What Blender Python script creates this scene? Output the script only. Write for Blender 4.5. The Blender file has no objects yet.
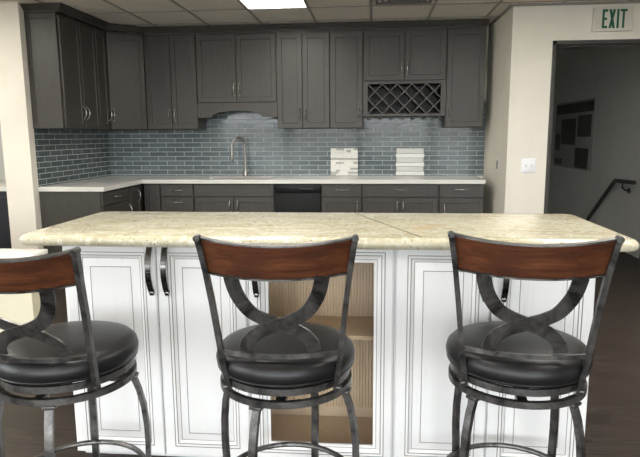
import bpy, bmesh, math, random
from mathutils import Vector, Matrix
random.seed(7)
D = bpy.data
col = bpy.context.scene.collection
PI = math.pi
R = math.radians

# ------------------------------------------------------------------ materials
def new_mat(name, color=(.5, .5, .5), rough=.5, metal=0.0, spec=.5):
    m = D.materials.new(name); m.use_nodes = True
    b = m.node_tree.nodes['Principled BSDF']
    b.inputs['Base Color'].default_value = (*color, 1)
    b.inputs['Roughness'].default_value = rough
    b.inputs['Metallic'].default_value = metal
    b.inputs['Specular IOR Level'].default_value = spec
    return m

class NT:
    """small wrapper to wire shader nodes"""
    def __init__(s, m):
        s.m = m; s.t = m.node_tree; s.b = s.t.nodes['Principled BSDF']
    def n(s, typ, **kw):
        o = s.t.nodes.new(typ)
        for k, v in kw.items():
            if k.startswith('i_'):
                o.inputs[k[2:].replace('_', ' ')].default_value = v
            else:
                setattr(o, k, v)
        return o
    def l(s, a, b): s.t.links.new(a, b)
    def coord(s, scale=(1, 1, 1), rot=(0, 0, 0), loc=(0, 0, 0)):
        tc = s.n('ShaderNodeTexCoord'); mp = s.n('ShaderNodeMapping')
        mp.inputs['Scale'].default_value = scale
        mp.inputs['Rotation'].default_value = rot
        mp.inputs['Location'].default_value = loc
        s.l(tc.outputs['Object'], mp.inputs['Vector'])
        return mp.outputs['Vector']
    def noise(s, vec, scale, detail=4, rough=.55, dist=0):
        o = s.n('ShaderNodeTexNoise')
        o.inputs['Scale'].default_value = scale; o.inputs['Detail'].default_value = detail
        o.inputs['Roughness'].default_value = rough; o.inputs['Distortion'].default_value = dist
        s.l(vec, o.inputs['Vector']); return o.outputs['Fac']
    def ramp(s, fac, stops):
        o = s.n('ShaderNodeValToRGB'); e = o.color_ramp.elements
        while len(e) < len(stops): e.new(.5)
        for k, (p, c) in enumerate(stops):
            e[k].position = p; e[k].color = (*c, 1) if len(c) == 3 else c
        s.l(fac, o.inputs['Fac']); return o.outputs['Color']
    def mix(s, fac, a, b, mode='MIX'):
        o = s.n('ShaderNodeMix', data_type='RGBA', blend_type=mode)
        if isinstance(fac, (int, float)): o.inputs[0].default_value = fac
        else: s.l(fac, o.inputs[0])
        for v, k in ((a, 6), (b, 7)):
            if isinstance(v, tuple): o.inputs[k].default_value = (*v, 1)
            else: s.l(v, o.inputs[k])
        return o.outputs[2]
    def bump(s, h, strength=.2, dist=.002):
        o = s.n('ShaderNodeBump'); o.inputs['Strength'].default_value = strength
        o.inputs['Distance'].default_value = dist
        s.l(h, o.inputs['Height']); s.l(o.outputs['Normal'], s.b.inputs['Normal'])
    def base(s, c): s.l(c, s.b.inputs['Base Color'])

def paint(name, c, rough=.65, amt=.04):
    m = new_mat(name, c, rough, spec=.3); t = NT(m); v = t.coord()
    f = t.noise(v, 2.5, 3)
    t.base(t.ramp(f, [(.3, tuple(k*(1-amt) for k in c)), (.7, tuple(min(1, k*(1+amt)) for k in c))]))
    f2 = t.noise(v, 160, 2); t.bump(f2, .08, .001)
    return m

def stained(name, a, b, rough=.42, grain=(22, 22, 1.6)):
    m = new_mat(name, a, rough, spec=.45); t = NT(m)
    v = t.coord(scale=grain)
    f = t.noise(v, 3.0, 6, .62, .6)
    c1 = t.ramp(f, [(.28, a), (.72, b)])
    v2 = t.coord(scale=(1, 1, 1)); f2 = t.noise(v2, 2.2, 2)
    t.base(t.mix(t.ramp(f2, [(.35, (.0, .0, .0)), (.7, (.5, .5, .5))]), c1, b))
    t.bump(f, .06, .001)
    return m

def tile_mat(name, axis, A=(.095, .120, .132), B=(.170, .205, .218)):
    m = new_mat(name, (.15, .2, .22), .07, spec=.32); t = NT(m)
    tc = t.n('ShaderNodeTexCoord'); sp = t.n('ShaderNodeSeparateXYZ'); cb = t.n('ShaderNodeCombineXYZ')
    t.l(tc.outputs['Object'], sp.inputs[0])
    t.l(sp.outputs[axis], cb.inputs[0]); t.l(sp.outputs[2], cb.inputs[1])
    br = t.n('ShaderNodeTexBrick', offset=.5, offset_frequency=2, squash=1.0)
    br.inputs['Scale'].default_value = 1.0
    br.inputs['Mortar Size'].default_value = .0030
    br.inputs['Mortar Smooth'].default_value = .15
    br.inputs['Bias'].default_value = -.1
    br.inputs['Brick Width'].default_value = .205
    br.inputs['Row Height'].default_value = .0515
    br.inputs['Color1'].default_value = (*A, 1)
    br.inputs['Color2'].default_value = (*B, 1)
    br.inputs['Mortar'].default_value = (.62, .66, .67, 1)
    t.l(cb.outputs[0], br.inputs['Vector'])
    mp = t.n('ShaderNodeMapping'); mp.inputs['Scale'].default_value = (6, 60, 1)
    t.l(cb.outputs[0], mp.inputs['Vector'])
    f = t.noise(mp.outputs[0], 1.0, 3)
    t.base(t.mix(.22, br.outputs['Color'], t.ramp(f, [(.3, (.08, .11, .12)), (.7, (.26, .31, .33))])))
    rr = t.ramp(br.outputs['Fac'], [(0, (.07,)*3), (1, (.6,)*3)])
    t.l(rr, t.b.inputs['Roughness'])
    inv = t.n('ShaderNodeMath', operation='SUBTRACT'); inv.inputs[0].default_value = 1
    t.l(br.outputs['Fac'], inv.inputs[1])
    f3 = t.noise(cb.outputs[0], 9.0, 2)
    ad = t.n('ShaderNodeMath', operation='MULTIPLY_ADD'); ad.inputs[1].default_value = .9
    t.l(f3, ad.inputs[0]); t.l(inv.outputs[0], ad.inputs[2])
    t.bump(ad.outputs[0], .35, .002)
    return m

def granite():
    m = new_mat('granite', (.7, .65, .5), .16, spec=.5); t = NT(m); v = t.coord()
    vs = t.coord(scale=(1.2, 5.0, 3), rot=(0, 0, R(-24)))
    big = t.noise(vs, 2.6, 6, .6, 1.2)
    c = t.ramp(big, [(.25, (.40, .36, .235)), (.45, (.54, .50, .36)), (.6, (.64, .61, .475)), (.8, (.50, .455, .31))])
    md = t.noise(v, 26, 6, .7)
    c = t.mix(t.ramp(md, [(.36, (.7, .7, .7)), (.46, (0, 0, 0))]), c, (.52, .46, .31))
    lt = t.noise(v, 40, 4, .6)
    c = t.mix(t.ramp(lt, [(.52, (0, 0, 0)), (.64, (.5, .5, .5))]), c, (.80, .785, .71))
    sp = t.noise(v, 75, 3, .6)
    pm = t.ramp(t.noise(v, 9, 3), [(.42, (.05,)*3), (.62, (.8,)*3)])
    c = t.mix(t.mix(1, t.ramp(sp, [(.585, (0, 0, 0)), (.64, (1, 1, 1))]), pm, 'MULTIPLY'), c, (.20, .15, .11))
    og = t.noise(v, 3.4, 3)
    c = t.mix(t.ramp(og, [(.66, (0, 0, 0)), (.80, (.75, .75, .75))]), c, (.62, .38, .17))
    t.base(c)
    return m

def floor_mat():
    m = new_mat('floor_planks', (.05, .035, .028), .4, spec=.22); t = NT(m)
    v = t.coord(rot=(0, 0, R(28)))
    br = t.n('ShaderNodeTexBrick', offset=.37, offset_frequency=2)
    for k, x in (('Scale', 1), ('Mortar Size', .0018), ('Brick Width', 1.25), ('Row Height', .125), ('Bias', 0), ('Mortar Smooth', .2)):
        br.inputs[k].default_value = x
    br.inputs['Color1'].default_value = (.020, .0145, .012, 1)
    br.inputs['Color2'].default_value = (.046, .033, .027, 1)
    br.inputs['Mortar'].default_value = (.012, .009, .008, 1)
    t.l(v, br.inputs['Vector'])
    vg = t.coord(scale=(1.2, 16, 1), rot=(0, 0, R(28)))
    g = t.noise(vg, 4, 6, .65, .4)
    t.base(t.mix(.5, br.outputs['Color'], t.ramp(g, [(.36, (.006, .0045, .004)), (.68, (.11, .085, .072))])))
    t.l(t.ramp(g, [(.3, (.36,)*3), (.7, (.6,)*3)]), t.b.inputs['Roughness'])
    t.bump(g, .15, .002)
    return m

def metal_brushed(name, dark, light, rough=.42, metal=.85, scale=9):
    m = new_mat(name, dark, rough, metal); t = NT(m); v = t.coord()
    f = t.noise(v, scale, 6, .7, .5)
    t.base(t.ramp(f, [(.34, dark), (.88, light)]))
    f2 = t.noise(v, 60, 3); t.bump(f2, .25, .002)
    return m

def cherry():
    m = new_mat('cherry_wood', (.12, .04, .015), .36, spec=.3); t = NT(m)
    v = t.coord(scale=(2.2, 9, 20)); f = t.noise(v, 2.6, 6, .62, .8)
    c = t.ramp(f, [(.25, (.028, .009, .005)), (.5, (.078, .026, .011)), (.75, (.135, .050, .020))])
    v2 = t.coord(); w = t.noise(v2, 7, 3)
    c = t.mix(t.ramp(w, [(.35, (.55,)*3), (.62, (0,)*3)]), c, (.035, .012, .008))
    t.base(c); t.bump(f, .08, .001)
    return m

def white_glazed():
    m = new_mat('antique_white_paint', (.78, .78, .77), .38, spec=.4); t = NT(m)
    v = t.coord(scale=(28, 28, 1.1)); f = t.noise(v, 2.2, 5, .7, .3)
    c = t.ramp(f, [(.30, (.50, .47, .43)), (.40, (.78, .775, .76)), (.8, (.83, .83, .825))])
    t.base(t.mix(.3, (.81, .81, .805), c))
    return m

def glass_pane(name, tint=(1, 1, 1)):
    m = D.materials.new(name); m.use_nodes = True
    nt = m.node_tree; nt.nodes.clear()
    o = nt.nodes.new('ShaderNodeOutputMaterial'); mx = nt.nodes.new('ShaderNodeMixShader')
    tr = nt.nodes.new('ShaderNodeBsdfTransparent'); gl = nt.nodes.new('ShaderNodeBsdfGlossy')
    fr = nt.nodes.new('ShaderNodeFresnel'); fr.inputs['IOR'].default_value = 1.45
    tr.inputs['Color'].default_value = (*tint, 1); gl.inputs['Roughness'].default_value = .03
    nt.links.new(fr.outputs[0], mx.inputs[0]); nt.links.new(tr.outputs[0], mx.inputs[1])
    nt.links.new(gl.outputs[0], mx.inputs[2]); nt.links.new(mx.outputs[0], o.inputs['Surface'])
    return m

def ceiling_tile():
    m = new_mat('acoustic_tile', (.52, .49, .44), .9, spec=.1); t = NT(m); v = t.coord()
    f = t.noise(v, 190, 3, .7); g = t.noise(v, 3, 2)
    c = t.ramp(g, [(.3, (.74, .70, .63)), (.7, (.79, .75, .68))])
    t.base(t.mix(t.ramp(f, [(.62, (0,)*3), (.7, (.6,)*3)]), c, (.50, .47, .42)))
    t.bump(f, .3, .002)
    return m

def emit(name, c, s):
    m = new_mat(name, c, .5); b = m.node_tree.nodes['Principled BSDF']
    b.inputs['Emission Color'].default_value = (*c, 1); b.inputs['Emission Strength'].default_value = s
    return m

M = dict(
    halfwall=paint('yellow_cream_paint', (.66, .62, .47)),
    cream=paint('cream_wall_paint', (.84, .80, .71)),
    grey=paint('grey_wall_paint', (.50, .50, .48)),
    hall=paint('hall_wall_paint', (.74, .74, .70)),
    dark=stained('charcoal_stained_wood', (.044, .041, .0365), (.068, .0635, .057)),
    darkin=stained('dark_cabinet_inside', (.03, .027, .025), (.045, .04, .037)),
    toe=new_mat('toe_kick_black', (.015, .014, .014), .6),
    quartz=paint('white_quartz', (.74, .735, .69), .22, .03),
    granite=granite(),
    floor=floor_mat(),
    white=white_glazed(),
    glaze=new_mat('brown_glaze', (.30, .275, .25), .5),
    nickel=new_mat('satin_nickel', (.40, .385, .36), .28, 1.0),
    steel=new_mat('brushed_steel', (.55, .55, .55), .3, 1.0),
    gun=new_mat('gunmetal_pull', (.19, .185, .18), .2, 1.0),
    iron=metal_brushed('rubbed_iron', (.024, .024, .024), (.30, .29, .275), .36, .75, 11),
    leather=new_mat('black_leather', (.009, .009, .010), .38, spec=.38),
    cherry=cherry(),
    black=new_mat('black_enamel', (.006, .006, .007), .5, spec=.25),
    blackpanel=new_mat('black_control_panel', (.007, .007, .009), .4, spec=.25),
    beige=stained('beadboard_maple', (.56, .44, .30), (.66, .53, .37), .55, (9, 9, 1)),
    shelf=stained('shelf_maple', (.56, .41, .24), (.66, .5, .31), .5, (2, 9, 9)),
    glass=glass_pane('clear_glass'),
    tile_b=tile_mat('blue_grey_glass_tile', 0),
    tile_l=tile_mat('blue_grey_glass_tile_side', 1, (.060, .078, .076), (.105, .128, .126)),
    acoustic=ceiling_tile(),
    grid=new_mat('ceiling_grid', (.33, .31, .28), .6),
    lamp=emit('lit_diffuser', (1.0, .97, .90), 9.0),
    plastic=new_mat('white_plastic', (.90, .91, .94), .35),
    plasticd=new_mat('dark_plastic', (.05, .05, .05), .4),
    signface=new_mat('sign_face', (.74, .71, .62), .45),
    green=new_mat('exit_green', (.010, .125, .060), .5),
    bronze=paint('dark_bronze_frame', (.060, .056, .052), .5),
    navy=new_mat('dark_navy_front', (.022, .026, .036), .3),
    capwhite=paint('white_cap_paint', (.86, .84, .78), .4),
    stone=paint('split_white_stone', (.86, .86, .82), .55, .12),
    stoneg=paint('split_grey_stone', (.46, .46, .44), .55, .12),
    ledge=paint('pale_ledge_stone', (.84, .84, .82), .5, .08),
    ledged=paint('grey_ledge_stone', (.66, .67, .66), .5, .08),
    backer=new_mat('board_backer', (.5, .5, .48), .7),
    poster=paint('poster_paper', (.40, .40, .38), .7),
    photo=paint('dark_photo_print', (.055, .052, .05), .5, .5),
    rail=new_mat('handrail_paint', (.05, .048, .045), .4),
    vent=new_mat('vent_metal', (.16, .15, .14), .5),
    tread=paint('stair_rubber', (.05, .05, .05), .7),
    ground=paint('outside_ground', (.34, .33, .31), .9),
    seam=new_mat('seam_filler', (.10, .08, .05), .8, spec=.1),
    sky=glass_pane('window_glass'),
    alu=new_mat('window_frame_paint', (.70, .69, .66), .4),
)

# ------------------------------------------------------------------ mesh builder
class MB:
    def __init__(s): s.bm = bmesh.new()
    def quad(s, pts, mat=0):
        f = s.bm.faces.new([s.bm.verts.new(p) for p in pts]); f.material_index = mat; return f
    def box(s, x0, x1, y0, y1, z0, z1, bev=0.0, mat=0, seg=2, mtx=None):
        b = bmesh.new()
        vs = [b.verts.new((x, y, z)) for x in (x0, x1) for y in (y0, y1) for z in (z0, z1)]
        for f in ((0, 1, 3, 2), (4, 6, 7, 5), (0, 4, 5, 1), (2, 3, 7, 6), (0, 2, 6, 4), (1, 5, 7, 3)):
            b.faces.new([vs[i] for i in f])
        if bev > 0:
            bmesh.ops.bevel(b, geom=b.edges[:], offset=bev, segments=seg, profile=.5, affect='EDGES')
        if mtx is not None: b.transform(mtx)
        s.merge(b, mat)
    def merge(s, b, mat=0):
        for f in b.faces: f.material_index = mat
        me = D.meshes.new('tmp'); b.to_mesh(me); b.free(); s.bm.from_mesh(me); D.meshes.remove(me)
    def prism(s, pts, axis_vec, mat=0):
        """extrude a planar polygon (3-D points) along a vector"""
        a = [s.bm.verts.new(p) for p in pts]; v = Vector(axis_vec)
        b = [s.bm.verts.new(Vector(p) + v) for p in pts]
        n = len(pts); fs = [s.bm.faces.new(a), s.bm.faces.new(b[::-1])]
        for i in range(n): fs.append(s.bm.faces.new((a[i], b[i], b[(i+1) % n], a[(i+1) % n])))
        for f in fs: f.material_index = mat
    def sweep(s, path, section, up=(0, 0, 1), closed=False, mat=0, scale=None):
        """sweep a closed 2-D section (u,v): u along side = t x up, v along up'"""
        P = [Vector(p) for p in path]; n = len(P); rings = []
        up = Vector(up)
        for i in range(n):
            if closed: a, b = P[i-1], P[(i+1) % n]
            else: a, b = P[max(i-1, 0)], P[min(i+1, n-1)]
            t = (b - a).normalized()
            sd = t.cross(up)
            if sd.length < 1e-5: sd = t.cross(Vector((1, 0, 0)))
            sd.normalize(); w = sd.cross(t).normalized()
            k = scale[i] if scale else 1
            rings.append([s.bm.verts.new(P[i] + sd*(u*k) + w*(v*k)) for u, v in section])
        m = len(section); rng = n if closed else n-1
        for i in range(rng):
            A, B = rings[i], rings[(i+1) % n]
            for j in range(m):
                f = s.bm.faces.new((A[j], A[(j+1) % m], B[(j+1) % m], B[j])); f.material_index = mat
        if not closed:
            for r in (rings[0], rings[-1][::-1]):
                f = s.bm.faces.new(r); f.material_index = mat
    def tube(s, path, r, n=10, closed=False, mat=0, up=(0, 0, 1), scale=None):
        s.sweep(path, [(r*math.cos(2*PI*i/n), r*math.sin(2*PI*i/n)) for i in range(n)], up, closed, mat, scale)
    def lathe(s, prof, n=40, c=(0, 0), mat=0):
        """prof: (r, z) list; closes poles when r == 0"""
        rings = []
        for r, z in prof:
            if r < 1e-6: rings.append([s.bm.verts.new((c[0], c[1], z))])
            else: rings.append([s.bm.verts.new((c[0]+r*math.cos(2*PI*i/n), c[1]+r*math.sin(2*PI*i/n), z)) for i in range(n)])
        for A, B in zip(rings, rings[1:]):
            for i in range(n):
                a = [A[i % len(A)]] if len(A) == 1 else [A[i], A[(i+1) % n]]
                b = [B[0]] if len(B) == 1 else [B[(i+1) % n], B[i]]
                if len(a) + len(b) >= 3:
                    f = s.bm.faces.new(a + b); f.material_index = mat
    def panel(s, x0, x1, z0, z1, yf, prof, t=.02, mats=None, open_=False):
        """profiled frame: prof = (inset, dy) rings; front faces -y; mats per ring step"""
        rings = []
        for ins, dy in prof:
            rings.append([s.bm.verts.new(p) for p in ((x0+ins, yf+dy, z0+ins), (x1-ins, yf+dy, z0+ins), (x1-ins, yf+dy, z1-ins), (x0+ins, yf+dy, z1-ins))])
        for k, (A, B) in enumerate(zip(rings, rings[1:])):
            for i in range(4):
                f = s.bm.faces.new((A[i], A[(i+1) % 4], B[(i+1) % 4], B[i])); f.material_index = mats[k] if mats else 0
        back = [s.bm.verts.new(p) for p in ((x0, yf+t, z0), (x1, yf+t, z0), (x1, yf+t, z1), (x0, yf+t, z1))]
        A = rings[0]
        for i in range(4): s.bm.faces.new((A[i], back[i], back[(i+1) % 4], A[(i+1) % 4]))
        if open_:
            ins = prof[-1][0]
            ib = [s.bm.verts.new(p) for p in ((x0+ins, yf+t, z0+ins), (x1-ins, yf+t, z0+ins), (x1-ins, yf+t, z1-ins), (x0+ins, yf+t, z1-ins))]
            L = rings[-1]
            for i in range(4):
                s.bm.faces.new((L[i], L[(i+1) % 4], ib[(i+1) % 4], ib[i]))
                s.bm.faces.new((back[i], ib[i], ib[(i+1) % 4], back[(i+1) % 4]))
        else:
            s.bm.faces.new(rings[-1]); s.bm.faces.new(back[::-1])
    def build(s, name, mats, parent=None, label=None, smooth=True, angle=35, mtx=None):
        bmesh.ops.recalc_face_normals(s.bm, faces=s.bm.faces[:])
        if mtx is not None: s.bm.transform(mtx)
        me = D.meshes.new(name); s.bm.to_mesh(me); s.bm.free()
        for m in (mats if isinstance(mats, (list, tuple)) else [mats]): me.materials.append(m)
        if smooth:
            me.polygons.foreach_set('use_smooth', [True]*len(me.polygons))
            me.set_sharp_from_angle(angle=R(angle))
        o = D.objects.new(name, me); col.objects.link(o)
        if parent: o.parent = parent
        if label: o['label'] = label
        return o

def thing(name, label, cat, loc=(0, 0, 0), rz=0.0, group=None):
    o = D.objects.new(name, None); col.objects.link(o)
    o.empty_display_size = .1
    o.location = loc; o.rotation_euler = (0, 0, rz); tag(o, label, cat, group); return o
def tag(o, label, cat, group=None):
    o['label'] = label; o['category'] = cat
    if group: o['group'] = group
    return o
def struct(name, mb, mat, **kw):
    o = mb.build(name, mat, **kw); o['kind'] = 'structure'; return o
def boxes(*bs):
    m = MB()
    for b in bs: m.box(*b)
    return m

# ------------------------------------------------------------------ the place (metres)
YB = 6.596; XL = -3.047; XR = 1.229; YF = 5.58; ZC = 2.5
ROOM = dict(x0=-4.7, x1=3.9, y0=-3.4)
zf = 2.62     # walls run past the hung ceiling

struct('floor', boxes((-5.0, 4.2, -3.7, 7.32, -.10, 0)), M['floor'])
struct('wall_back', boxes((XL-.02, XR+.12, YB, YB+.12, 0, zf)), M['cream'])
struct('wall_left', boxes((-3.285, -3.032, 4.99, 5.079, 0, zf), (-3.285, -3.047, 5.079, YB, 0, zf)), M['cream'])           # pier and partition beside the kitchen
rw = MB(); rw.prism([(XR, YF+.12, 0), (XR-.022, YB, 0), (XR+.12, YB, 0), (XR+.12, YF+.12, 0)], (0, 0, zf))
struct('wall_right', rw, M['cream'], smooth=False)
struct('wall_front', boxes((XR, 1.585, YF, YF+.12, 0, zf), (1.585, 2.56, YF, YF+.12, 2.18, zf), (2.56, 4.02, YF, YF+.12, 0, zf)), M['cream'])
struct('wall_nook', boxes((-4.7, -3.285, 5.93, 6.05, 0, zf)), M['grey'])
# room wall with windows on the left, windows behind the camera, right wall
def holed(axis, c0, c1, a0, a1, wins, z0w, z1w):
    """wall with rectangular openings along one axis"""
    m = MB(); cur = a0
    def bx(a, b, z0, z1):
        if axis == 'x': m.box(a, b, c0, c1, z0, z1)
        else: m.box(c0, c1, a, b, z0, z1)
    for (w0, w1) in wins:
        bx(cur, w0, 0, zf); bx(w0, w1, 0, z0w); bx(w0, w1, z1w, zf); cur = w1
    bx(cur, a1, 0, zf); return m
WZ0, WZ1 = .35, 2.42
LW = [(-2.9, -1.0), (-.6, 1.3)]
RW = [(-4.3, -2.5), (-2.3, -.5), (-.3, 1.5), (1.7, 3.5)]
struct('wall_west', holed('y', -4.82, -4.7, -3.4, 6.05, LW, WZ0, WZ1), M['cream'])
struct('wall_rear', holed('x', -3.52, -3.4, -4.82, 4.02, RW, WZ0, WZ1), M['cream'])
struct('wall_east', boxes((3.9, 4.02, -3.4, YF, 0, zf)), M['grey'])
nwin = 0
def window(axis, w0, w1, c):
    global nwin
    nwin += 1; f = MB(); mid = (w0+w1)/2; t = .035
    segs = [(w0, w0+t, WZ0, WZ1), (w1-t, w1, WZ0, WZ1), (mid-t/2, mid+t/2, WZ0, WZ1), (w0, w1, WZ0, WZ0+t), (w0, w1, WZ1-t, WZ1)]
    for a, b, z0, z1 in segs:
        if axis == 'x': f.box(a, b, c-.03, c+.03, z0, z1)
        else: f.box(c-.03, c+.03, a, b, z0, z1)
    o = struct('window_%d' % nwin, f, M['alu'])
    g = MB()
    if axis == 'x': g.box(w0+t, w1-t, c-.003, c+.003, WZ0+t, WZ1-t)
    else: g.box(c-.003, c+.003, w0+t, w1-t, WZ0+t, WZ1-t)
    p = g.build('pane', M['sky'], o)
    li = D.lights.new('daylight_portal', 'AREA'); li.shape = 'RECTANGLE'; li.size = w1-w0; li.size_y = WZ1-WZ0
    li.cycles.is_portal = True
    lo = D.objects.new('daylight_portal', li); col.objects.link(lo)
    if axis == 'x': lo.location = (mid, c-.1, (WZ0+WZ1)/2); lo.rotation_euler = (R(90), 0, 0)          # -Z looks +y
    else: lo.location = (c-.1, mid, (WZ0+WZ1)/2); lo.rotation_euler = (0, R(-90), 0)                    # -Z looks +x
for w in LW: window('y', *w, -4.76)
for w in RW: window('x', *w, -3.46)

# hung ceiling: tiles and grid
GX, GS = -.03, .56
LX0, LX1 = GX-2*GS, GX-GS           # the lit cell
VX0, VX1 = GX, GX+GS                # the vent cell
GY = 5.49                           # a cross line of the grid
c = MB()
c.box(-4.82, LX0, -3.52, 6.72, ZC, ZC+.02); c.box(LX1, VX0, -3.52, 6.72, ZC, ZC+.02)
c.box(VX1, 4.02, -3.52, YF+.06, ZC, ZC+.02); c.box(VX1, XR+.06, YF+.06, 6.72, ZC, ZC+.02)
c.box(LX0, LX1, GY, 6.72, ZC, ZC+.02); c.box(LX0, LX1, -3.52, GY-1.2, ZC, ZC+.02)
c.box(VX0, VX1, -3.52, 6.72, ZC, ZC+.02)
struct('ceiling', c, M['acoustic'])
g = MB()
i = -9
while GX+i*GS < 3.9:
    x = GX+i*GS
    if x > -4.7: g.box(x-.012, x+.012, -3.4, (YB if XL < x < XR else (5.93 if x < XL-.28 else YF)), ZC-.006, ZC+.004)
    i += 1
for k in range(-16, 3):
    y = GY + k*.6
    if -3.4 < y < YF: g.box(-4.7, 3.9, y-.012, y+.012, ZC-.005, ZC+.004) if y < 4.9 else g.box(XL, XR if y > YF else 3.9, y-.012, y+.012, ZC-.005, ZC+.004)
    elif YF <= y < YB: g.box(XL, XR, y-.012, y+.012, ZC-.005, ZC+.004)
g.box(XR-.022, XR, YF, YB, ZC-.02, ZC); g.box(XR-.022, 3.9, YF-.022, YF, ZC-.02, ZC)
struct('trim_1', g, M['grid'])
# backsplash tile on the back and left walls
struct('trim_2', boxes((XL, XR-.022, YB-.008, YB, .914, 1.72)), M['tile_b'])
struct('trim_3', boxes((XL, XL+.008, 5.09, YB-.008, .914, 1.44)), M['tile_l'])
# doorway frame
f = MB()
f.box(1.585, 1.62, YF-.012, YF+.132, 0, 2.18, .003); f.box(2.525, 2.56, YF-.012, YF+.132, 0, 2.18, .003)
f.box(1.585, 2.56, YF-.012, YF+.132, 2.145, 2.18, .003)
f.box(1.62, 1.635, YF+.05, YF+.09, 0, 2.145); f.box(2.51, 2.525, YF+.05, YF+.09, 0, 2.145); f.box(1.62, 2.525, YF+.05, YF+.09, 2.13, 2.145)
struct('trim_4', f, M['bronze'])
# low half wall at the left with a white cap
hw = struct('wall_low', boxes((-4.7, -1.86, 2.965, 3.055, 0, .715)), M['halfwall'])
cap = MB(); cap.box(-4.7, -1.815, 2.935, 3.085, .715, .742, .006)
struct('trim_5', cap, M['capwhite'])
# stair hall beyond the doorway
struct('wall_hall_right', boxes((2.92, 3.04, YF+.12, 11.2, -1.6, zf)), M['hall'])
struct('wall_hall_left', boxes((1.35, 1.47, YF+.12, 11.2, -1.6, zf)), M['hall'])
struct('wall_hall_end', boxes((1.47, 2.92, 11.08, 11.2, -1.6, zf)), M['hall'])
struct('ceiling_hall', boxes((1.35, 3.04, YF+.12, 11.2, zf-.02, zf+.06)), M['hall'])
st = MB()
for k in range(8):
    st.box(1.47, 2.92, 7.32+k*.27, 7.32+(k+1)*.27, -1.6, -.178*(k+1))
st.box(1.47, 2.92, 7.32+8*.27, 11.08, -1.6, -.178*8-.17)
struct('trim_6', st, M['tread'])
# ground outside the windows
tag(boxes((-60, 60, -60, -3.6, -.5, -.4), (-60, -4.9, -3.6, 40, -.5, -.4)).build('ground', M['ground']), 'grey ground outside the windows', 'ground')['kind'] = 'structure'

# ------------------------------------------------------------------ cabinet pieces
SHAKER = [(0, .003), (.003, 0), (.052, 0), (.055, .007)]
FLAT = [(0, .003), (.003, 0), (.03, 0), (.032, .003)]
def arc_pull(L=.115, out=.028, r=.0045, vertical=True):
    m = MB(); n = 14; pts = []
    for i in range(n+1):
        u = -1+2*i/n; d = out*(1-abs(u)**2.6); a = u*L/2
        pts.append((0, -d, a) if vertical else (a, -d, 0))
    m.tube(pts, r, 8, up=(1, 0, 0) if vertical else (0, 0, 1), scale=[.9+.5*(1-abs(-1+2*i/n)) for i in range(n+1)])
    for sgn in (-1, 1):
        p = (0, -.002, sgn*L/2) if vertical else (sgn*L/2, -.002, 0)
        m.box(p[0]-.006, p[0]+.006, p[1]-.004, p[1]+.003, p[2]-.006, p[2]+.006, .002)
    return m
pull_cache = {}
def put_pull(door, x, y, z, vertical=True, mat='nickel'):
    k = (vertical, mat)
    if k not in pull_cache:
        o = arc_pull(vertical=vertical).build('handle', M[mat], door); pull_cache[k] = o
    else:
        o = pull_cache[k].copy(); col.objects.link(o); o.parent = door
    o.location = (x, y, z); return o

def cabinet(name, label, cat, group, loc, rz, w, z0, z1, depth, fronts, body_extra=None, mat='dark', toe=False, hollow=False):
    """local frame: x along the front from 0..w, front (door faces) at y=0, body behind. fronts: (kind,x0,x1,z0,z1,pull)"""
    t = thing(name, label, cat, (loc[0], loc[1], 0), rz, group)
    b = MB()
    if hollow:
        b.box(.001, .02, .022, depth, z0+.1, z1); b.box(w-.02, w-.001, .022, depth, z0+.1, z1); b.box(.02, w-.02, .022, depth, z0+.1, z0+.12)
        b.box(.02, w-.02, depth-.012, depth, z0+.12, z1); b.box(.02, w-.02, .022, .04, z0+.12, z1); b.box(.001, w-.001, .085, depth, z0, z0+.10, 0, 1)
    elif toe:
        b.box(.001, w-.001, .022, depth, z0+.10, z1); b.box(.001, w-.001, .085, depth, z0, z0+.10, 0, 1)
    else:
        b.box(.001, w-.001, .022, depth, z0, z1)
    if body_extra: body_extra(b)
    b.build('body', [M[mat], M['toe']], t)
    for (kind, x0, x1, a, c_, pull) in fronts:
        d = MB()
        d.panel(x0+.002, x1-.002, a+.002, c_-.002, 0, SHAKER if kind == 'door' else FLAT, .02)
        do = d.build({'door': 'door', 'drawer': 'drawer', 'false': 'false_front'}[kind], M[mat], t)
        if pull: put_pull(do, pull[0], -.001, pull[1], pull[2])
    return t

UZ0, UZ1, CR = 1.437, 2.43, 2.50
G = 'dark wall cabinets along the kitchen wall'
yd = 6.255
def up(label, x0, x1, fronts, z0=UZ0, extra=None, name='wall_cabinet'):
    return cabinet(name, label, 'cabinet', G, (x0, yd), 0, x1-x0, z0, UZ1, YB-.009-yd, [(k, a-x0, b-x0, c_, d, (p[0]-x0, p[1], True) if p else None) for k, a, b, c_, d, p in fronts], extra)
DT = 2.41
up('dark pair-door wall cabinet left of the sink arch, beside the corner cabinet', -2.437, -1.879,
   [('door', -2.437, -2.158, UZ0, DT, (-2.19, 1.585)), ('door', -2.158, -1.879, UZ0, DT, (-2.125, 1.585))])
# sink cabinet: shorter, with an arched valance under it
t = up('short dark wall cabinet with an arched valance above the sink faucet', -1.879, -1.014,
   [('door', -1.872, -1.447, 1.712, DT, (-1.475, 1.845)), ('door', -1.447, -1.020, 1.712, DT, (-1.42, 1.845))], z0=1.707)
v = MB(); w = .865
pts = [(0, .0, 1.707), (0, .0, 1.556), (.157, .0, 1.556)]
for i in range(1, 16):
    a = PI*(1-i/16); pts.append((.428+.271*math.cos(a), 0, 1.556+.072*math.sin(a)**.8))
pts += [(.699, 0, 1.556), (w, 0, 1.556), (w, 0, 1.707)]
v.prism([Vector(p)+Vector((0, .004, 0)) for p in pts], (0, .02, 0)); v.build('valance', M['dark'], t)
up('dark pair-door wall cabinet just right of the sink arch', -1.014, -.46,
   [('door', -1.014, -.745, UZ0, DT, (-.775, 1.585)), ('door', -.745, -.46, UZ0, DT, (-.715, 1.585))])
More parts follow.
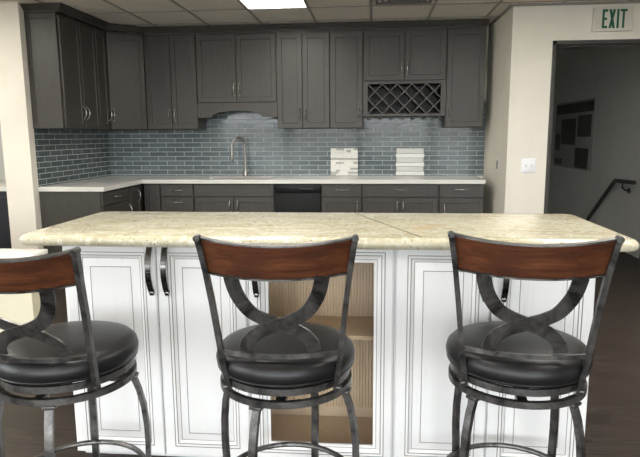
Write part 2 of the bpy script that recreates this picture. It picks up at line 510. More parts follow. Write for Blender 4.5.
up('narrow dark single-door wall cabinet between the pair-door one and the wine rack', -.46, -.111,
   [('door', -.452, -.115, UZ0, DT, (-.148, 1.585))])
# wine cabinet
wx0, wx1 = -.111, .738; w = wx1-wx0
t = up('dark wall cabinet with a lattice wine rack under two doors', wx0, wx1,
   [('door', wx0+.006, .3135, 1.915, DT, (.285, 2.03)), ('door', .3135, wx1-.006, 1.915, DT, (.342, 2.03))], z0=1.91)
m = MB(); dp = YB-.009-yd
m.box(.001, .05, .004, dp, 1.555, 1.909); m.box(w-.05, w-.001, .004, dp, 1.555, 1.909)
m.box(.05, w-.05, .004, dp, 1.883, 1.909); m.box(.05, w-.05, .004, dp, 1.555, 1.58); m.box(.05, w-.05, dp-.012, dp, 1.58, 1.883, 0, 1)
m.build('rack_frame', [M['dark'], M['darkin']], t)
m = MB(); a0, a1, b0, b1 = .05, w-.05, 1.58, 1.883; s = .1515
def clip_diag(sign):
    k = -12
    while k < 14:
        cc = (a0 + k*s) ; k += 1
        # line: x = cc + (z-b0)*1.0 (sign +) or x = cc - (z-b0)
        zs = []
        lo, hi = b0, b1
        if sign > 0: lo = max(lo, b0+(a0-cc)); hi = min(hi, b0+(a1-cc))
        else: lo = max(lo, b0+(cc-a1)); hi = min(hi, b0+(cc-a0))
        if hi-lo < .02: continue
        p0 = Vector((cc+sign*(lo-b0), 0, lo)); p1 = Vector((cc+sign*(hi-b0), 0, hi))
        d = (p1-p0).normalized(); n = Vector((-d.z, 0, d.x))*.0065
        y0, y1 = (.012, .26) if sign > 0 else (.014, .262)
        q = [p0+n, p1+n, p1-n, p0-n]
        m.prism([x+Vector((0, y0, 0)) for x in q], (0, y1-y0, 0))
clip_diag(1); clip_diag(-1)
m.build('lattice', M['dark'], t, smooth=False)
m = MB()
for i in range(7):
    x = .06+i*(w-.12)/6
    m.box(x-.006, x+.006, .03, .2, 1.542, 1.555); m.box(x-.022, x+.022, .02, .2, 1.533, 1.542)
m.build('stemware_rack', M['dark'], t)
up('rightmost dark wall cabinet, single door beside the wine rack and grey wall', .738, 1.131,
   [('door', .742, 1.126, UZ0, DT, (.785, 1.585))])
# diagonal corner cabinet: pentagonal body with a door at 45 degrees
t = thing('corner_wall_cabinet', 'dark diagonal corner wall cabinet with one door', 'cabinet', (-2.726, 5.986, 0), 0, G)
b = MB(); P = [(-2.728, 5.988), (-2.439, 6.257), (-2.439, YB-.009), (XL+.009, YB-.009), (XL+.009, 5.988)]
off = Vector((.0, .0, 0))
b.prism([(x+2.726+(.012 if k < 2 else 0)*-1, y-5.986+(.014 if k < 2 else 0), UZ0) for k, (x, y) in enumerate(P)], (0, 0, UZ1-UZ0))
b.build('body', M['dark'], t, smooth=False)
a = math.atan2(6.255-5.986, -2.437+2.726); L = math.hypot(.289, .269)
d = MB(); d.panel(.004, L-.004, UZ0+.002, DT-.002, 0, SHAKER, .018)
do = d.build('door', M['dark'], t); do.rotation_euler = (0, 0, a)
put_pull(do, .035, -.001, 1.585)
# left run (front faces +x)
xl = -2.726
def upl(label, y0, y1, fronts, extra=None):
    return cabinet('wall_cabinet', label, 'cabinet', G, (xl, y0), PI/2, y1-y0, UZ0, UZ1, xl-(XL+.009), [(k, a_-y0, b_-y0, c_, d_, (p[0]-y0, p[1], True) if p else None) for k, a_, b_, c_, d_, p in fronts], extra)
t = upl('dark pair-door wall cabinet on the left wall with a panelled end', 5.08, 5.76,
    [('door', 5.085, 5.445, UZ0, DT, (5.41, 1.585)), ('door', 5.445, 5.76, UZ0, DT, (5.48, 1.585))])
e = MB(); e.panel(.009+XL, xl-.022, UZ0+.002, UZ1-.002, 0, [(0, .003), (.003, 0), (.045, 0), (.048, .006)], .012)
e.build('end_panel', M['dark'], t, mtx=Matrix.Rotation(-PI/2, 4, 'Z') @ Matrix.Translation((-xl, -.012, 0)))
upl('narrow dark wall cabinet on the left wall beside the corner cabinet', 5.76, 5.986,
    [('door', 5.762, 5.984, UZ0, DT, (5.955, 1.585))])
# crown moulding along the cabinet tops
prof = [(0, 0), (.012, 0), (.012, .014), (.022, .018), (.034, .032), (.055, .048), (.062, .054), (.062, .063), (0, .063)]
path = [Vector((XL+.009, 5.078)), Vector((xl, 5.078)), Vector((xl, 5.986)), Vector((-2.437, 6.255)), Vector((1.131, 6.255))]
m = MB(); rings = []
for k, p in enumerate(path):
    def nrm(q): q = q.normalized(); return Vector((q.y, -q.x))
    if k == 0: n = nrm(path[1]-p); sc = 1
    elif k == len(path)-1: n = nrm(p-path[k-1]); sc = 1
    else:
        n1, n2 = nrm(p-path[k-1]), nrm(path[k+1]-p); n = (n1+n2).normalized(); sc = 1/max(.3, n.dot(n1))
    kk = 1
    rings.append([m.bm.verts.new((p.x+n.x*u*sc, p.y+n.y*u*sc, UZ1+.0005+z)) for u, z in prof])
for A, B in zip(rings, rings[1:]):
    for j in range(len(prof)): m.bm.faces.new((A[j], A[(j+1) % len(prof)], B[(j+1) % len(prof)], B[j]))
m.bm.faces.new(rings[0]); m.bm.faces.new(rings[-1][::-1])
tag(m.build('crown_moulding', M['dark'], angle=20), 'dark crown moulding running along the tops of the wall cabinets', 'moulding')

# ------------------------------------------------------------------ base cabinets
GB = 'dark base cabinets under the white counter'
yb = 5.985; BZ = .872
def base(label, x0, x1, fronts, name='base_cabinet', cat='cabinet'):
    return cabinet(name, label, cat, GB, (x0, yb), 0, x1-x0, 0, BZ, YB-.003-yb, [(k, a_-x0, b_-x0, c_, d_, (p[0]-x0, p[1], p[2]) if p else None) for k, a_, b_, c_, d_, p in fronts], None, 'dark', True, 'sink' in label and 'wide' in label)
base('narrow dark base filler cabinet in the corner left of the drawer stack', -2.412, -2.235, [('door', -2.41, -2.236, .11, .862, None)])
base('dark base cabinet of stacked drawers left of the sink', -2.235, -1.873,
     [('drawer', -2.230, -1.878, .735, .862, (-2.06, .80, False)), ('drawer', -2.230, -1.878, .575, .73, (-2.06, .675, False)), ('drawer', -2.230, -1.878, .11, .57, (-2.06, .40, False))])
base('wide dark sink base cabinet under the faucet', -1.873, -1.02,
     [('false', -1.868, -1.025, .735, .862, None), ('door', -1.868, -1.447, .11, .73, (-1.49, .63, True)), ('door', -1.447, -1.025, .11, .73, (-1.405, .63, True))])
base('dark base cabinet with a drawer right of the black dishwasher', -.531, -.111,
     [('drawer', -.525, -.117, .735, .862, (-.315, .81, False)), ('door', -.525, -.117, .11, .73, (-.16, .63, True))])
base('widest dark drawer base cabinet, below the layered ledge tile sample', -.111, .664,
     [('drawer', -.105, .658, .735, .862, (.277, .812, False)), ('door', -.105, .277, .11, .73, (.247, .625, True)), ('door', .277, .658, .11, .73, (.308, .625, True))])
base('rightmost dark base cabinet with a drawer, by the grey side wall', .664, 1.109,
     [('drawer', .670, 1.103, .735, .862, (.89, .815, False)), ('door', .670, 1.103, .11, .73, (.72, .60, True))])
xb = -2.437
def basel(label, y0, y1, fronts):
    return cabinet('base_cabinet', label, 'cabinet', GB, (xb, y0), PI/2, y1-y0, 0, BZ, xb-XL-.003, [(k, a_-y0, b_-y0, c_, d_, (p[0]-y0, p[1], p[2]) if p else None) for k, a_, b_, c_, d_, p in fronts], None, 'dark', True)
t = basel('dark base cabinet on the left wall with a plain end panel and drawer', 5.08, 5.70,
    [('drawer', 5.085, 5.695, .735, .862, (5.40, .80, False)), ('door', 5.085, 5.695, .11, .73, (5.65, .63, True))])
basel('dark corner base cabinet with a tall door on the left wall', 5.70, YB-.003,
    [('door', 5.705, 5.975, .11, .862, (5.89, .755, True))])
# dishwasher
t = thing('dishwasher', 'black dishwasher between the sink cabinet and drawer cabinet', 'dishwasher', (-.7755, yb, 0))
m = MB(); m.box(-.243, .243, .03, .58, .02, BZ-.002); m.box(-.243, .243, .09, .1, 0, .1); m.build('body', M['black'], t)
m = MB(); m.box(-.240, .240, .0, .03, .11, .775, .004); m.build('door', M['black'], t)
m = MB(); m.box(-.240, .240, -.004, .03, .779, .866, .004); cp = m.build('control_panel', M['blackpanel'], t)
m = MB(); m.box(.02, .17, -.007, -.003, .815, .825, .001); m.build('handle', M['plasticd'], cp)

# counter: one L-shaped slab with a sink cut-out
CT0, CT1 = .874, .914; cf = 5.962; cl_ = -2.412
SX0, SX1, SY0, SY1 = -1.80, -1.10, 6.07, 6.42
m = MB()
out = [(XL+.001, 5.068), (cl_, 5.068), (cl_, cf), (1.115, cf), (1.115, YB-.001), (XL+.001, YB-.001)]
inn = [(SX0, SY0), (SX1, SY0), (SX1, SY1), (SX0, SY1)]
def slabpiece(x0, x1, y0, y1): m.box(x0, x1, y0, y1, CT0, CT1)
slabpiece(XL+.001, cl_, 5.068, YB-.001); slabpiece(cl_, SX0, cf, YB-.001); slabpiece(SX1, 1.115, cf, YB-.001)
slabpiece(SX0, SX1, cf, SY0); slabpiece(SX0, SX1, SY1, YB-.001)
tag(m.build('kitchen_counter', M['quartz'], smooth=False), 'white L-shaped kitchen counter under the tiled backsplash', 'counter')
# sink
t = thing('kitchen_sink', 'steel drop-in sink set in the white kitchen counter', 'sink', ((SX0+SX1)/2, (SY0+SY1)/2, CT1))
m = MB(); hx, hy = (SX1-SX0)/2, (SY1-SY0)/2
for (ins0, za, ins1, zb) in ((-.018, .001, -.010, .005), (-.010, .005, .004, .004), (.004, .004, .012, -.02), (.012, -.02, .035, -.17)):
    A = [(-hx+ins0, -hy+ins0, za), (hx-ins0, -hy+ins0, za), (hx-ins0, hy-ins0, za), (-hx+ins0, hy-ins0, za)]
    B = [(-hx+ins1, -hy+ins1, zb), (hx-ins1, -hy+ins1, zb), (hx-ins1, hy-ins1, zb), (-hx+ins1, hy-ins1, zb)]
    for i in range(4): m.quad([A[i], A[(i+1) % 4], B[(i+1) % 4], B[i]])
i1 = .035; m.quad([(-hx+i1, -hy+i1, -.17), (hx-i1, -hy+i1, -.17), (hx-i1, hy-i1, -.17), (-hx+i1, hy-i1, -.17)])
m.build('basin', M['steel'], t, smooth=False)
m = MB(); m.lathe([(0, -.166), (.035, -.166), (.042, -.169)], 24); m.build('drain', M['gun'], t)
# faucet
t = thing('faucet', 'brushed nickel gooseneck faucet standing behind the sink', 'faucet', (-1.425, 6.49, CT1))
m = MB(); m.lathe([(0, 0), (.034, 0), (.034, .006), (.026, .014), (.024, .05), (.019, .075), (.0155, .08), (0, .08)], 24); m.build('base', M['nickel'], t)
m = MB(); dirv = Vector((-.80, -.6, 0)); pts = [Vector((0, 0, .07)), Vector((0, 0, .2)), Vector((0, 0, .34))]
rad = .078
for i in range(1, 13):
    a = PI*i/12; pts.append(Vector((0, 0, .34)) + dirv*(rad*(1-math.cos(a))) + Vector((0, 0, rad*1.12*math.sin(a))))
e_ = pts[-1].copy(); pts.append(e_+Vector((0, 0, -.06)))
m.tube(pts, .0135, 12, up=(.6, -.8, 0)); m.build('neck', M['nickel'], t)
m = MB(); q = e_+Vector((0, 0, -.06))
m.lathe([(0, q.z), (.015, q.z), (.017, q.z-.02), (.019, q.z-.10), (.016, q.z-.112), (0, q.z-.112)], 20, (q.x, q.y)); m.build('spray_head', M['nickel'], t)
m = MB(); m.tube([(0, 0, .055), (.035, -.01, .058), (.06, -.015, .066), (.085, -.02, .085)], .009, 10, scale=[1.3, 1.1, .9, .7]); m.build('lever', M['nickel'], t)

# sample boards leaning on the backsplash
def sample(label, x, kind):
    t = thing('tile_sample_board', label, 'tile sample', (x, YB-.05, CT1+.001), 0, 'tile sample boards leaning on the backsplash')
    tilt = Matrix.Rotation(R(-5), 4, 'X')
    b = MB(); b.box(-.150, .150, 0, .010, .002, .302); b.build('backing', M['backer'], t, mtx=tilt)
    rnd = random.Random(3); m = MB()
    if kind == 'split':
        rows = 14; hgt = .302/rows
        for r_ in range(rows):
            xx = -.152
            while xx < .150:
                ww = rnd.choice([.04, .06, .085, .11, .14]); x1 = min(.152, xx+ww)
                if .152-x1 < .02: x1 = .152
                m.box(xx+.0008, x1-.0008, -.008-rnd.random()*.014, .0, .002+r_*hgt+.0005, .002+(r_+1)*hgt-.0005, .002, 1 if rnd.random() < .3 else 0, 1)
                xx = x1
        m.build('stone_strips', [M['stone'], M['stoneg']], t, mtx=tilt)
    else:
        hs = [.043, .052, .043, .052, .043, .052]; z = .004
        for r_, hgt in enumerate(hs):
            o = .006 if r_ % 2 == 0 else -.003; th = .014 if r_ % 2 == 0 else .026
            m.box(-.150-(.004 if r_ % 2 == 0 else -.004), .150+(.006 if r_ % 2 == 0 else -.004), -th, .0, z, z+hgt-.001, .0025, r_ % 2, 1); z += hgt+.0015
        m.build('ledge_rows', [M['ledge'], M['ledged']], t, mtx=tilt)
sample('white split-stone mosaic sample board, the left of two on the counter', -.320, 'split')
sample('pale layered ledge sample board, the right of two on the counter', .403, 'ledge')

# ------------------------------------------------------------------ island
IX0, IX1, IY0, IY1, IZ = -1.336, .919, 2.054, 2.772, 1.0
t = thing('island_worktop', 'speckled cream granite worktop on the white island', 'countertop', ((IX0+IX1)/2, (IY0+IY1)/2, IZ-.043))
b = bmesh.new(); hx, hy = (IX1-IX0)/2, (IY1-IY0)/2; rc = .035; pts = []
for cx, cy, a0_ in ((hx-rc, -hy+rc, -90), (hx-rc, hy-rc, 0), (-hx+rc, hy-rc, 90), (-hx+rc, -hy+rc, 180)):
    for i in range(7):
        a = R(a0_+i*15); pts.append((cx+rc*math.cos(a), cy+rc*math.sin(a)))
m = MB(); rings = []
th = .043; br_ = .0215
for i in range(11):
    a = -PI/2 + PI*i/10
    ins = br_*(1-math.cos(a))*.95; z = th/2 + th/2*math.sin(a)
    rings.append([m.bm.verts.new((x*(1-ins/hx), y*(1-ins/hy), z)) for x, y in pts])
n = len(pts)
for A, B in zip(rings, rings[1:]):
    for i in range(n): m.bm.faces.new((A[i], A[(i+1) % n], B[(i+1) % n], B[i]))
m.bm.faces.new(rings[0][::-1]); m.bm.faces.new(rings[-1])
m.build('slab', M['granite'], t, angle=50)
m = MB(); cx, cy = (IX0+IX1)/2, (IY0+IY1)/2
p0 = Vector((-.085-cx, 2.74-cy, th+.0001)); p1 = Vector((.175-cx, 2.085-cy, th+.0001)); d_ = (p1-p0).normalized(); nn = Vector((-d_.y, d_.x, 0))*.0028
m.prism([p0+nn, p1+nn, p1-nn, p0-nn], (0, 0, .0004)); m.build('seam', M['seam'], t, label='thin dark diagonal seam')

RAISED = [(0, .004), (.004, 0), (.040, 0), (.0405, .003), (.043, .003), (.0435, .0005), (.052, .001), (.0525, .004), (.055, .004), (.0555, .002), (.066, .009), (.0685, .0105), (.074, .0095), (.0995, .0025), (.1003, .0035), (.1018, .0035), (.1026, .0025)]
RM = [0, 0, 1, 1, 1, 0, 1, 1, 1, 0, 1, 0, 0, 1, 1, 1]
GLASSP = [(0, .004), (.004, 0), (.030, 0), (.0305, .003), (.033, .003), (.0335, .0005), (.042, .001), (.0425, .004), (.045, .004), (.0455, .002), (.060, .009), (.0625, .0105), (.073, .012)]
GM = [0, 0, 1, 1, 1, 0, 1, 1, 1, 0, 1, 0]
GI = 'white island cabinets'
IBY = 2.19           # door faces
IBT = IZ-.0435
bow = None
def bow_pull(door, x, z):
    global bow
    if bow is None:
        m = MB(); L = .185; pts = []; n = 16
        for i in range(n+1):
            u = -1+2*i/n; pts.append((0, -.006-.030*(1-u*u), u*L/2))
        m.sweep(pts, [(-.011, -.003), (.011, -.003), (.011, .003), (-.011, .003)], up=(0, -1, 0))
        for sg in (-1, 1): m.box(-.008, .008, -.012, .002, sg*L/2-.012, sg*L/2+.004, .002)
        bow = m.build('handle', M['gun'], door, label='dark bow handle'); o = bow
    else:
        o = bow.copy(); col.objects.link(o); o.parent = door
    o.location = (x, -.001, z)
def island_unit(label, x0, x1, doors, end=None):
    t = thing('island_cabinet', label, 'cabinet', (x0, IBY, 0), 0, GI)
    m = MB(); w = x1-x0; m.box(.0008, w-.0008, .021, .55, .045, IBT); m.box(.0008, w-.0008, .085, .55, 0, .045)
    m.build('body', M['white'], t)
    for a, b_, hx_ in doors:
        d = MB(); d.panel(a-x0, b_-x0, .055, .953, 0, RAISED, .0205, RM)
        do = d.build('door', [M['white'], M['glaze']], t); bow_pull(do, hx_-x0+.012, .845)
island_unit('white raised-panel island cabinet at the left end, behind the left stool', -1.242, -0.485, [(-1.222, -0.853, -0.881), (-0.845, -0.492, -0.819)])
island_unit('white raised-panel island cabinet at the right end, behind the right stool', 0.086, 0.83, [(0.093, 0.444, 0.41), (0.452, 0.823, 0.48)])
# glass-front unit
x0, x1 = -0.485, 0.086; w = x1-x0
t = thing('island_cabinet', 'white island cabinet with a glass door and maple inside, behind the middle stool', 'cabinet', (x0, IBY, 0), 0, GI)
m = MB()
m.box(.0008, .018, .021, .55, .045, IBT); m.box(w-.018, w-.0008, .021, .55, .045, IBT)
m.box(.018, w-.018, .021, .55, .045, .075); m.box(.018, w-.018, .021, .55, IBT-.02, IBT); m.box(.018, w-.018, .53, .55, .075, IBT-.02)
m.box(.0008, w-.0008, .085, .55, 0, .045)
m.build('body', M['white'], t)
m = MB(); n = 120; sx0, sx1 = .0185, w-.0185   # beadboard lining of the back
fr = []
for i in range(n*2+1):
    u = i/(n*2); fr.append((sx0+(sx1-sx0)*u, .34 - (.006 if i % 6 not in (0,) else 0), 0))
lo = [m.bm.verts.new((a, b_, .131)) for a, b_, _ in fr]; hi = [m.bm.verts.new((a, b_, IBT-.021)) for a, b_, _ in fr]
for i in range(len(fr)-1): m.bm.faces.new((lo[i], lo[i+1], hi[i+1], hi[i]))
m.box(sx0, sx1, .346, .358, .076, IBT-.021)
m.box(.0185, .022, .03, .34, .076, IBT-.021); m.box(w-.022, w-.0185, .03, .34, .076, IBT-.021)
m.box(.022, w-.022, .03, .34, .076, .081)
m.build('beadboard_lining', M['beige'], t, smooth=False, label='tan grooved beadboard lining')
m = MB(); m.box(.023, w-.023, .075, .333, .545, .565, .002); m.build('shelf', M['shelf'], t, label='light maple shelf')
d = MB(); d.panel(.006, w-.006, .055, .953, 0, GLASSP, .0205, GM, True)
do = d.build('door', [M['white'], M['glaze']], t)
m = MB(); m.box(.006+.07, w-.006-.07, .0125, .0165, .055+.07, .953-.07); m.build('glass_pane', M['glass'], do)
bow_pull(do, .036, .845)

# ------------------------------------------------------------------ bar stools
GS_ = 'bar stools along the island'
def make_stool(label, loc, rz, base_deg):
    t = thing('bar_stool', label, 'bar stool', (loc[0], loc[1], 0), R(rz), GS_)
    # cushion
    m = MB(); m.lathe([(0, .623), (.198, .623), (.214, .629), (.224, .643), (.227, .662), (.222, .682), (.209, .695), (.180, .704), (.12, .710), (.06, .712), (0, .7125)], 56)
    s = m.build('seat', M['leather'], t, angle=80)
    m = MB(); m.tube([(.2195*math.cos(2*PI*i/48), .2195*math.sin(2*PI*i/48), .637) for i in range(48)], .004, 6, True)
    m.build('piping', M['leather'], s)
    # seat ring and swivel
    def ring(m, r, z0, z1, w):
        m.sweep([(r*math.cos(2*PI*i/56), r*math.sin(2*PI*i/56), (z0+z1)/2) for i in range(56)], [(-w/2, -(z1-z0)/2), (w/2, -(z1-z0)/2), (w/2, (z1-z0)/2), (-w/2, (z1-z0)/2)], closed=True)
    m = MB(); ring(m, .205, .601, .622, .012)
    m.box(-.2, .2, -.016, .016, .604, .6222); m.box(-.016, .016, -.2, .2, .604, .6222)
    m.build('seat_frame', M['iron'], t)
    m = MB(); m.lathe([(0, .576), (.075, .576), (.075, .604), (0, .604)], 24); m.build('swivel', M['black'], t)
    m = MB(); ring(m, .208, .563, .584, .016)
    m.box(-.2, .2, -.015, .015, .563, .577); m.box(-.015, .015, -.2, .2, .563, .577)
    m.build('base_ring', M['iron'], t)
    # posts: flat bars curving back and outward
    for sg in (-1, 1):
        pts = [Vector(p) for p in ((sg*.164, -.133, .590), (sg*.170, -.145, .64), (sg*.178, -.158, .70), (sg*.186, -.170, .78), (sg*.196, -.186, .88), (sg*.207, -.206, .98), (sg*.217, -.222, 1.05), (sg*.222, -.230, 1.080))]
        m = MB(); m.sweep(pts, [(-.008, -.010), (.008, -.010), (.008, .010), (-.008, .010)], up=(0, 1, 0))
        p = pts[-1]
        m.tube([p+Vector((0, -.016, .0)), p+Vector((0, .014, .0))], .0095, 12, up=(0, 0, 1))
        q = pts[0]; m.tube([q+Vector((sg*.004, -.012, .012)), q+Vector((sg*.016, -.016, .012))], .008, 10)
        m.build('back_post', M['iron'], t)
    # wooden rail, bowed away from the seat
    def arc(x, half, ye, sag): return ye - sag*(1-(x/half)**2)
    m = MB(); n = 24; rows = []
    for i in range(n+1):
        u = -1+2*i/n; ring_ = []
        for (z, hw_, ye) in ((.978, .2005, -.196), (1.078, .2165, -.219)):
            x = u*hw_; y = arc(x, hw_, ye, .050)
            zz = z - (.017*(1-u*u) if z > 1 else .010*(1-u*u))
            ring_ += [(x, y-.010, zz), (x, y+.010, zz)]
        rows.append([m.bm.verts.new(ring_[k]) for k in (0, 1, 3, 2)])
    for A, B in zip(rows, rows[1:]):
        for j in range(4): m.bm.faces.new((A[j], A[(j+1) % 4], B[(j+1) % 4], B[j]))
    m.bm.faces.new(rows[0]); m.bm.faces.new(rows[-1][::-1])
    ra = m.build('top_rail', M['cherry'], t, label='reddish brown curved wooden rail')
    # iron edge strips above and below the wood
    for z, hw_, ye, dz in ((.974, .2005, -.196, .010), (1.080, .2165, -.219, .017)):
        m = MB(); pts = [(u*hw_, arc(u*hw_, hw_, ye, .050), z-dz*(1-u*u)) for u in [-1+2*i/24 for i in range(25)]]
        m.sweep(pts, [(-.011, -.0025), (.011, -.0025), (.011, .0025), (-.011, .0025)]); m.build('rail_edge', M['iron'], t, label='thin dark iron edge strip')
    # crossing straps
    for sg in (-1, 1):
        raw = [(-.129, .972), (-.122, .935), (-.108, .898), (-.082, .860), (-.048, .837), (0, .817), (.045, .800), (.076, .779), (.095, .755), (.103, .726)]
        ctrl = [Vector((sg*x, -.245+(.972-z)*.30+(.006 if sg > 0 else 0), z)) for x, z in raw]
        pts = []
        for i in range(len(ctrl)-1):
            p0_, p1_, p2_, p3_ = ctrl[max(i-1, 0)], ctrl[i], ctrl[i+1], ctrl[min(i+2, len(ctrl)-1)]
            for k in range(4):
                s_ = k/4
                pts.append(.5*((2*p1_)+(-p0_+p2_)*s_+(2*p0_-5*p1_+4*p2_-p3_)*s_*s_+(-p0_+3*p1_-3*p2_+p3_)*s_**3))
        pts.append(ctrl[-1])
        m = MB(); m.sweep(pts, [(-.021, -.003), (.021, -.003), (.021, .003), (-.021, .003)], up=(0, 1, 0.3)); m.build('cross_strap', M['iron'], t)
    # lower bar of the back
    m = MB(); pts = [(u*.180, -.162-.030*(1-u*u), .721-.004*(1-u*u)) for u in [-1+2*i/20 for i in range(21)]]
    m.sweep(pts, [(-.005, -.0065), (.005, -.0065), (.005, .0065), (-.005, .0065)]); m.build('lower_back_bar', M['iron'], t)
    # legs
    prof = [(.192, .578), (.208, .552), (.223, .51), (.236, .45), (.243, .38), (.244, .31), (.240, .22), (.238, .13), (.244, .05), (.250, .0)]
    for k in range(4):
        m = MB(); m.sweep([(r_, 0, z) for r_, z in prof], [(-.012, -.008), (.012, -.008), (.012, .008), (-.012, .008)], up=(1, 0, 0.01))
        m.box(.172, .222, -.02, .02, .554, .564, .002)
        lg = m.build('leg', M['iron'], t); lg.rotation_euler = (0, 0, R(base_deg-rz+90*k))
    m = MB(); m.tube([(.226*math.cos(2*PI*i/56), .226*math.sin(2*PI*i/56), .205) for i in range(56)], .0095, 10, True)
    m.build('foot_ring', M['iron'], t)
    return t
kids = {}
def copy_stool(src, label, loc, rz, base_deg, src_rz, src_base):
    r = src.copy(); col.objects.link(r); r.location = (loc[0], loc[1], 0); r.rotation_euler = (0, 0, R(rz)); r['label'] = label
    for ch in list(src.children):
        c_ = ch.copy(); col.objects.link(c_); c_.parent = r
        if ch.name.startswith('leg'): c_.rotation_euler = (0, 0, ch.rotation_euler.z + R((base_deg-rz)-(src_base-src_rz)))
        for g_ in list(ch.children):
            d2 = g_.copy(); col.objects.link(d2); d2.parent = c_
    return r
s2 = make_stool('middle bar stool, cherry rail and black seat, before the glass door', (-.281, 1.825), 3, 73)
s1 = copy_stool(s2, 'leftmost bar stool, half cut off at the photo edge, darker rail', (-1.010, 1.785), -1, 12, 3, 73)
copy_stool(s2, 'rightmost bar stool, its back near the worktop right end', (.472, 1.880), -7, 41, 3, 73)

# the left stool's back leans a little further out
lean = Matrix.Translation((0, -.135, .6)) @ Matrix.Rotation(R(9), 4, 'X') @ Matrix.Translation((0, .135, -.6))
for ch in s1.children:
    if ch.name.split('.')[0] in ('back_post', 'top_rail', 'rail_edge', 'cross_strap', 'lower_back_bar'): ch.matrix_basis = lean
# ------------------------------------------------------------------ fittings
t = thing('exit_sign', 'white exit sign with green letters above the dark doorway', 'sign', (2.076, YF-.002, 2.247))
m = MB(); m.box(-.167, .167, -.035, 0, 0, .203, .004); m.build('housing', M['signface'], t)
m = MB(); m.box(-.155, .155, -.0365, -.034, .012, .191); m.build('face', M['signface'], t)
yl, z0, z1 = -.041, .024, .182; th_ = .004; sw = .020
def letter(build):
    m = MB(); build(m)
    for v_ in m.bm.verts: v_.co.x = -.094 + (v_.co.x+.094)*.88
    m.build('letter', M['green'], t, label='green letter', smooth=False)
bx = lambda m, a, b_, c_, d_: m.box(a, b_, yl, yl+th_, c_, d_)
letter(lambda m: (bx(m, -.094, -.094+sw, z0, z1), bx(m, -.094+sw, -.044, z1-sw, z1), bx(m, -.094+sw, -.050, (z0+z1)/2-sw/2, (z0+z1)/2+sw/2), bx(m, -.094+sw, -.044, z0, z0+sw)))
def X(m):
    m.prism([(-.031, yl, z0), (-.008, yl, z0), (.031, yl, z1), (.008, yl, z1)], (0, th_, 0)); m.prism([(.008, yl+.0005, z0), (.031, yl+.0005, z0), (-.008, yl+.0005, z1), (-.031, yl+.0005, z1)], (0, th_-.0005, 0))
letter(X)
letter(lambda m: bx(m, .045, .045+sw, z0, z1))
letter(lambda m: (bx(m, .076, .140, z1-sw, z1), bx(m, .098, .098+sw, z0, z1-sw)))

t = thing('light_switch', 'white double light switch plate on the wall beside the doorway', 'light switch', (1.425, YF-.0005, 1.075))
m = MB(); m.box(-.064, .064, -.006, 0, -.066, .066, .003); m.build('plate', M['plastic'], t)
for x in (-.023, .023):
    m = MB(); m.box(x-.006, x+.006, -.017, -.005, -.012, .012, .002); m.build('toggle', M['alu'], t)
t = thing('wall_switch', 'small white switch plate with a dark slot on the grey side wall', 'light switch', (XR-.0005, 5.96, 1.06), R(90))
m = MB(); m.box(-.04, .04, 0, .006, -.060, .060, .002); m.build('plate', M['plastic'], t)
m = MB(); m.box(-.012, .014, .005, .011, -.035, .045, .001); m.build('slot', M['plasticd'], t, label='dark slot')

# recessed light fixture, added unseen light panels, vent
ADDED_FIX = []  # positions of out-of-view panels added for more overhead light
t = thing('ceiling_light', 'lit rectangular light panel set in the hung ceiling', 'ceiling light', ((LX0+LX1)/2, GY-.6, ZC))
m = MB()
m.box(-.28, .28, .585, .60, -.004, .05); m.box(-.28, .28, -.60, -.585, -.004, .05); m.box(-.28, -.262, -.585, .585, -.004, .05); m.box(.262, .28, -.585, .585, -.004, .05)
m.build('frame', M['plastic'], t)
m = MB(); m.box(-.262, .262, -.585, .585, .004, .012); m.build('diffuser', M['lamp'], t)
for fx, fy, lab in ((-.87, 1.89, 'added unseen light panel in the hung ceiling over the left half of the island'), (1.37, 1.89, 'added unseen light panel in the hung ceiling over the right half of the island'),
                    (-.87, -1.11, 'added unseen light panel in the hung ceiling behind the left stool'), (1.37, -1.11, 'added unseen light panel in the hung ceiling behind the right stool'),
                    (-3.11, 1.89, 'added unseen light panel in the hung ceiling over the low half wall'), (-3.11, -1.11, 'added unseen light panel in the hung ceiling by the left windows'), (-3.67, 3.69, 'added unseen light panel in the hung ceiling before the white pier'), (1.37, 3.69, 'added unseen light panel in the hung ceiling before the doorway wall')):  # last two added to brighten the pier and doorway wall
    r_ = t.copy(); col.objects.link(r_); r_.location = (fx, fy, ZC-.016); r_['label'] = lab
    for ch in t.children:
        c_ = ch.copy(); col.objects.link(c_); c_.parent = r_
        c_.scale = (1, 1, .2)
    ADDED_FIX.append((fx, fy))
t = thing('ceiling_vent', 'dark square air vent in the hung ceiling right of the light', 'vent', ((VX0+VX1)/2, GY-.33, ZC))
m = MB()
for r_ in (.24, .19, .14, .09):
    for a, b_, c_, d_ in ((-r_, r_, r_-.02, r_), (-r_, r_, -r_, -r_+.02), (-r_, -r_+.02, -r_+.02, r_-.02), (r_-.02, r_, -r_+.02, r_-.02)):
        m.box(a, b_, c_, d_, -.014+(.24-r_)*.03, -.002)
m.box(-.06, .06, -.06, .06, -.012, -.002)
m.build('louvres', M['vent'], t, smooth=False)

# nook to the left of the pier
t = thing('sideboard', 'dark navy base cabinet with a pale top left of the white pier', 'cabinet', (-3.29, 5.09, 0))
m = MB(); m.box(-1.40, 0, .02, .835, .1, .872); m.box(-1.40, 0, .08, .835, 0, .1); m.build('body', M['navy'], t)
for k in range(2):
    m = MB(); m.panel(-1.395+k*.675, -.68+k*.675, .11, .866, 0, SHAKER, .019); do = m.build('door', M['navy'], t)
    put_pull(do, -.71+k*.06, -.001, .75)
m = MB(); m.box(-1.40, .0, -.02, .837, .874, .914, .004); m.build('top', M['quartz'], t, label='pale stone top')

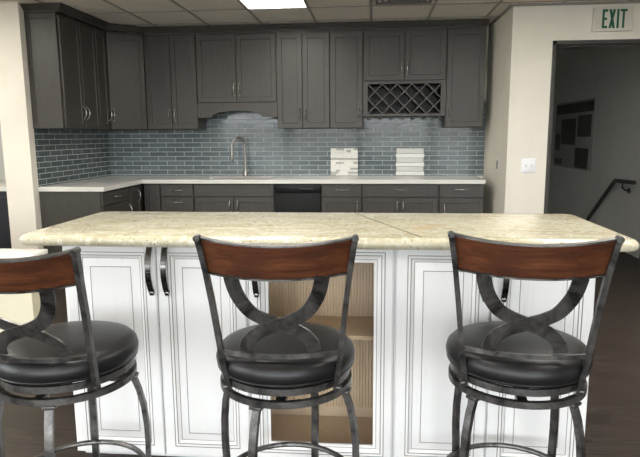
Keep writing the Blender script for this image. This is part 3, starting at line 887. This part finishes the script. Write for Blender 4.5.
# hall board and handrail
t = thing('notice_board', 'dim poster board of dark photos on the stair hall wall', 'notice board', (2.919, 9.03, .86))
m = MB(); m.box(-.006, 0, -.83, .83, 0, .97, .002); m.build('board', M['poster'], t)
for (a, b_, c_, d_) in ((-.80, .78, .80, .94), (-.14, .52, .34, .72), (-.75, -.22, .46, .76), (-.70, -.16, .02, .30), (.55, .78, .25, .5), (.42, .78, .03, .12)):
    m = MB(); m.box(-.008, -.0055, a, b_, c_, d_); m.build('photo', M['photo'], t, label='dark photo print')
t = thing('handrail', 'dark handrail sloping down the stair hall wall', 'handrail', (2.84, 7.2, .80))
m = MB(); m.tube([(0, -.52, .03), (0, -.02, .015), (0, .02, -.005), (0, .8, -.575), (0, 2.2, -1.6)], .024, 12, up=(1, 0, 0)); m.build('rail', M['rail'], t)
for y, z in ((-.22, .02), (.78, -.56)):
    m = MB(); m.tube([(0, y, z-.02), (0, y, z-.07), (.03, y, z-.10), (.078, y, z-.105)], .009, 8, up=(0, 1, 0)); m.lathe([(0, 0), (.03, 0), (.03, .006), (0, .006)], 16)
    bm2 = m.bm; bmesh.ops.translate(bm2, verts=bm2.verts[-34:], vec=(0, 0, 0))
    m.bm.free(); m = MB(); m.tube([(0, y, z-.02), (0, y, z-.07), (.03, y, z-.10), (.079, y, z-.105)], .009, 8, up=(0, 1, 0)); m.box(.072, .0795, y-.03, y+.03, z-.135, z-.075, .003)
    m.build('bracket', M['rail'], t)

# ------------------------------------------------------------------ light
def lamp(name, loc, rot, sx, sy, energy, c=(1, 1, 1)):
    li = D.lights.new(name, 'AREA'); li.shape = 'RECTANGLE'; li.size = sx; li.size_y = sy; li.energy = energy; li.color = c
    o = D.objects.new(name, li); col.objects.link(o); o.location = loc; o.rotation_euler = rot; return o
FE = 13
lamp('fixture_light', ((LX0+LX1)/2, GY-.6, ZC-.01), (0, 0, 0), .5, 1.1, FE, (1, .93, .82))
for fx, fy in ADDED_FIX: lamp('fixture_light', (fx, fy, ZC-.03), (0, 0, 0), .5, 1.1, FE, (1, .93, .82))  # fill light under the added panels

w = D.worlds.new('sky'); bpy.context.scene.world = w; w.use_nodes = True
nt = w.node_tree; bg = nt.nodes['Background']
tc = nt.nodes.new('ShaderNodeTexCoord'); sp = nt.nodes.new('ShaderNodeSeparateXYZ'); rp = nt.nodes.new('ShaderNodeValToRGB')
mr = nt.nodes.new('ShaderNodeMapRange'); mr.inputs['From Min'].default_value = -1; mr.inputs['From Max'].default_value = 1
nt.links.new(tc.outputs['Generated'], sp.inputs[0]); nt.links.new(sp.outputs[2], mr.inputs[0]); nt.links.new(mr.outputs[0], rp.inputs[0])
e = rp.color_ramp.elements
e[0].position = .503; e[0].color = (.34, .34, .32, 1); e[1].position = .512; e[1].color = (.95, .98, 1.0, 1)
x = e.new(1.0); x.color = (.80, .90, 1.0, 1)
nt.links.new(rp.outputs[0], bg.inputs[0]); bg.inputs[1].default_value = 10.5

# ------------------------------------------------------------------ camera
cam = D.cameras.new('camera'); co = D.objects.new('camera', cam); col.objects.link(co)
cam.sensor_width = 36; cam.lens = 586.15/640*36; cam.clip_start = .02; cam.clip_end = 300
th, ya, ro = R(-9.04), R(5.197), R(.3632)
co.location = (0, 0, 1.3627)
co.rotation_euler = (Matrix.Rotation(ya, 3, 'Z') @ Matrix.Rotation(PI/2+th, 3, 'X') @ Matrix.Rotation(-ro, 3, 'Z')).to_euler()
sc = bpy.context.scene; sc.camera = co
sc.view_settings.view_transform = 'Standard'; sc.view_settings.look = 'None'
sc.view_settings.gamma = 1; sc.view_settings.use_curve_mapping = False
sc.view_settings.exposure = 0.0
sc.cycles.use_denoising = True
sc.cycles.max_bounces = 8; sc.cycles.diffuse_bounces = 5
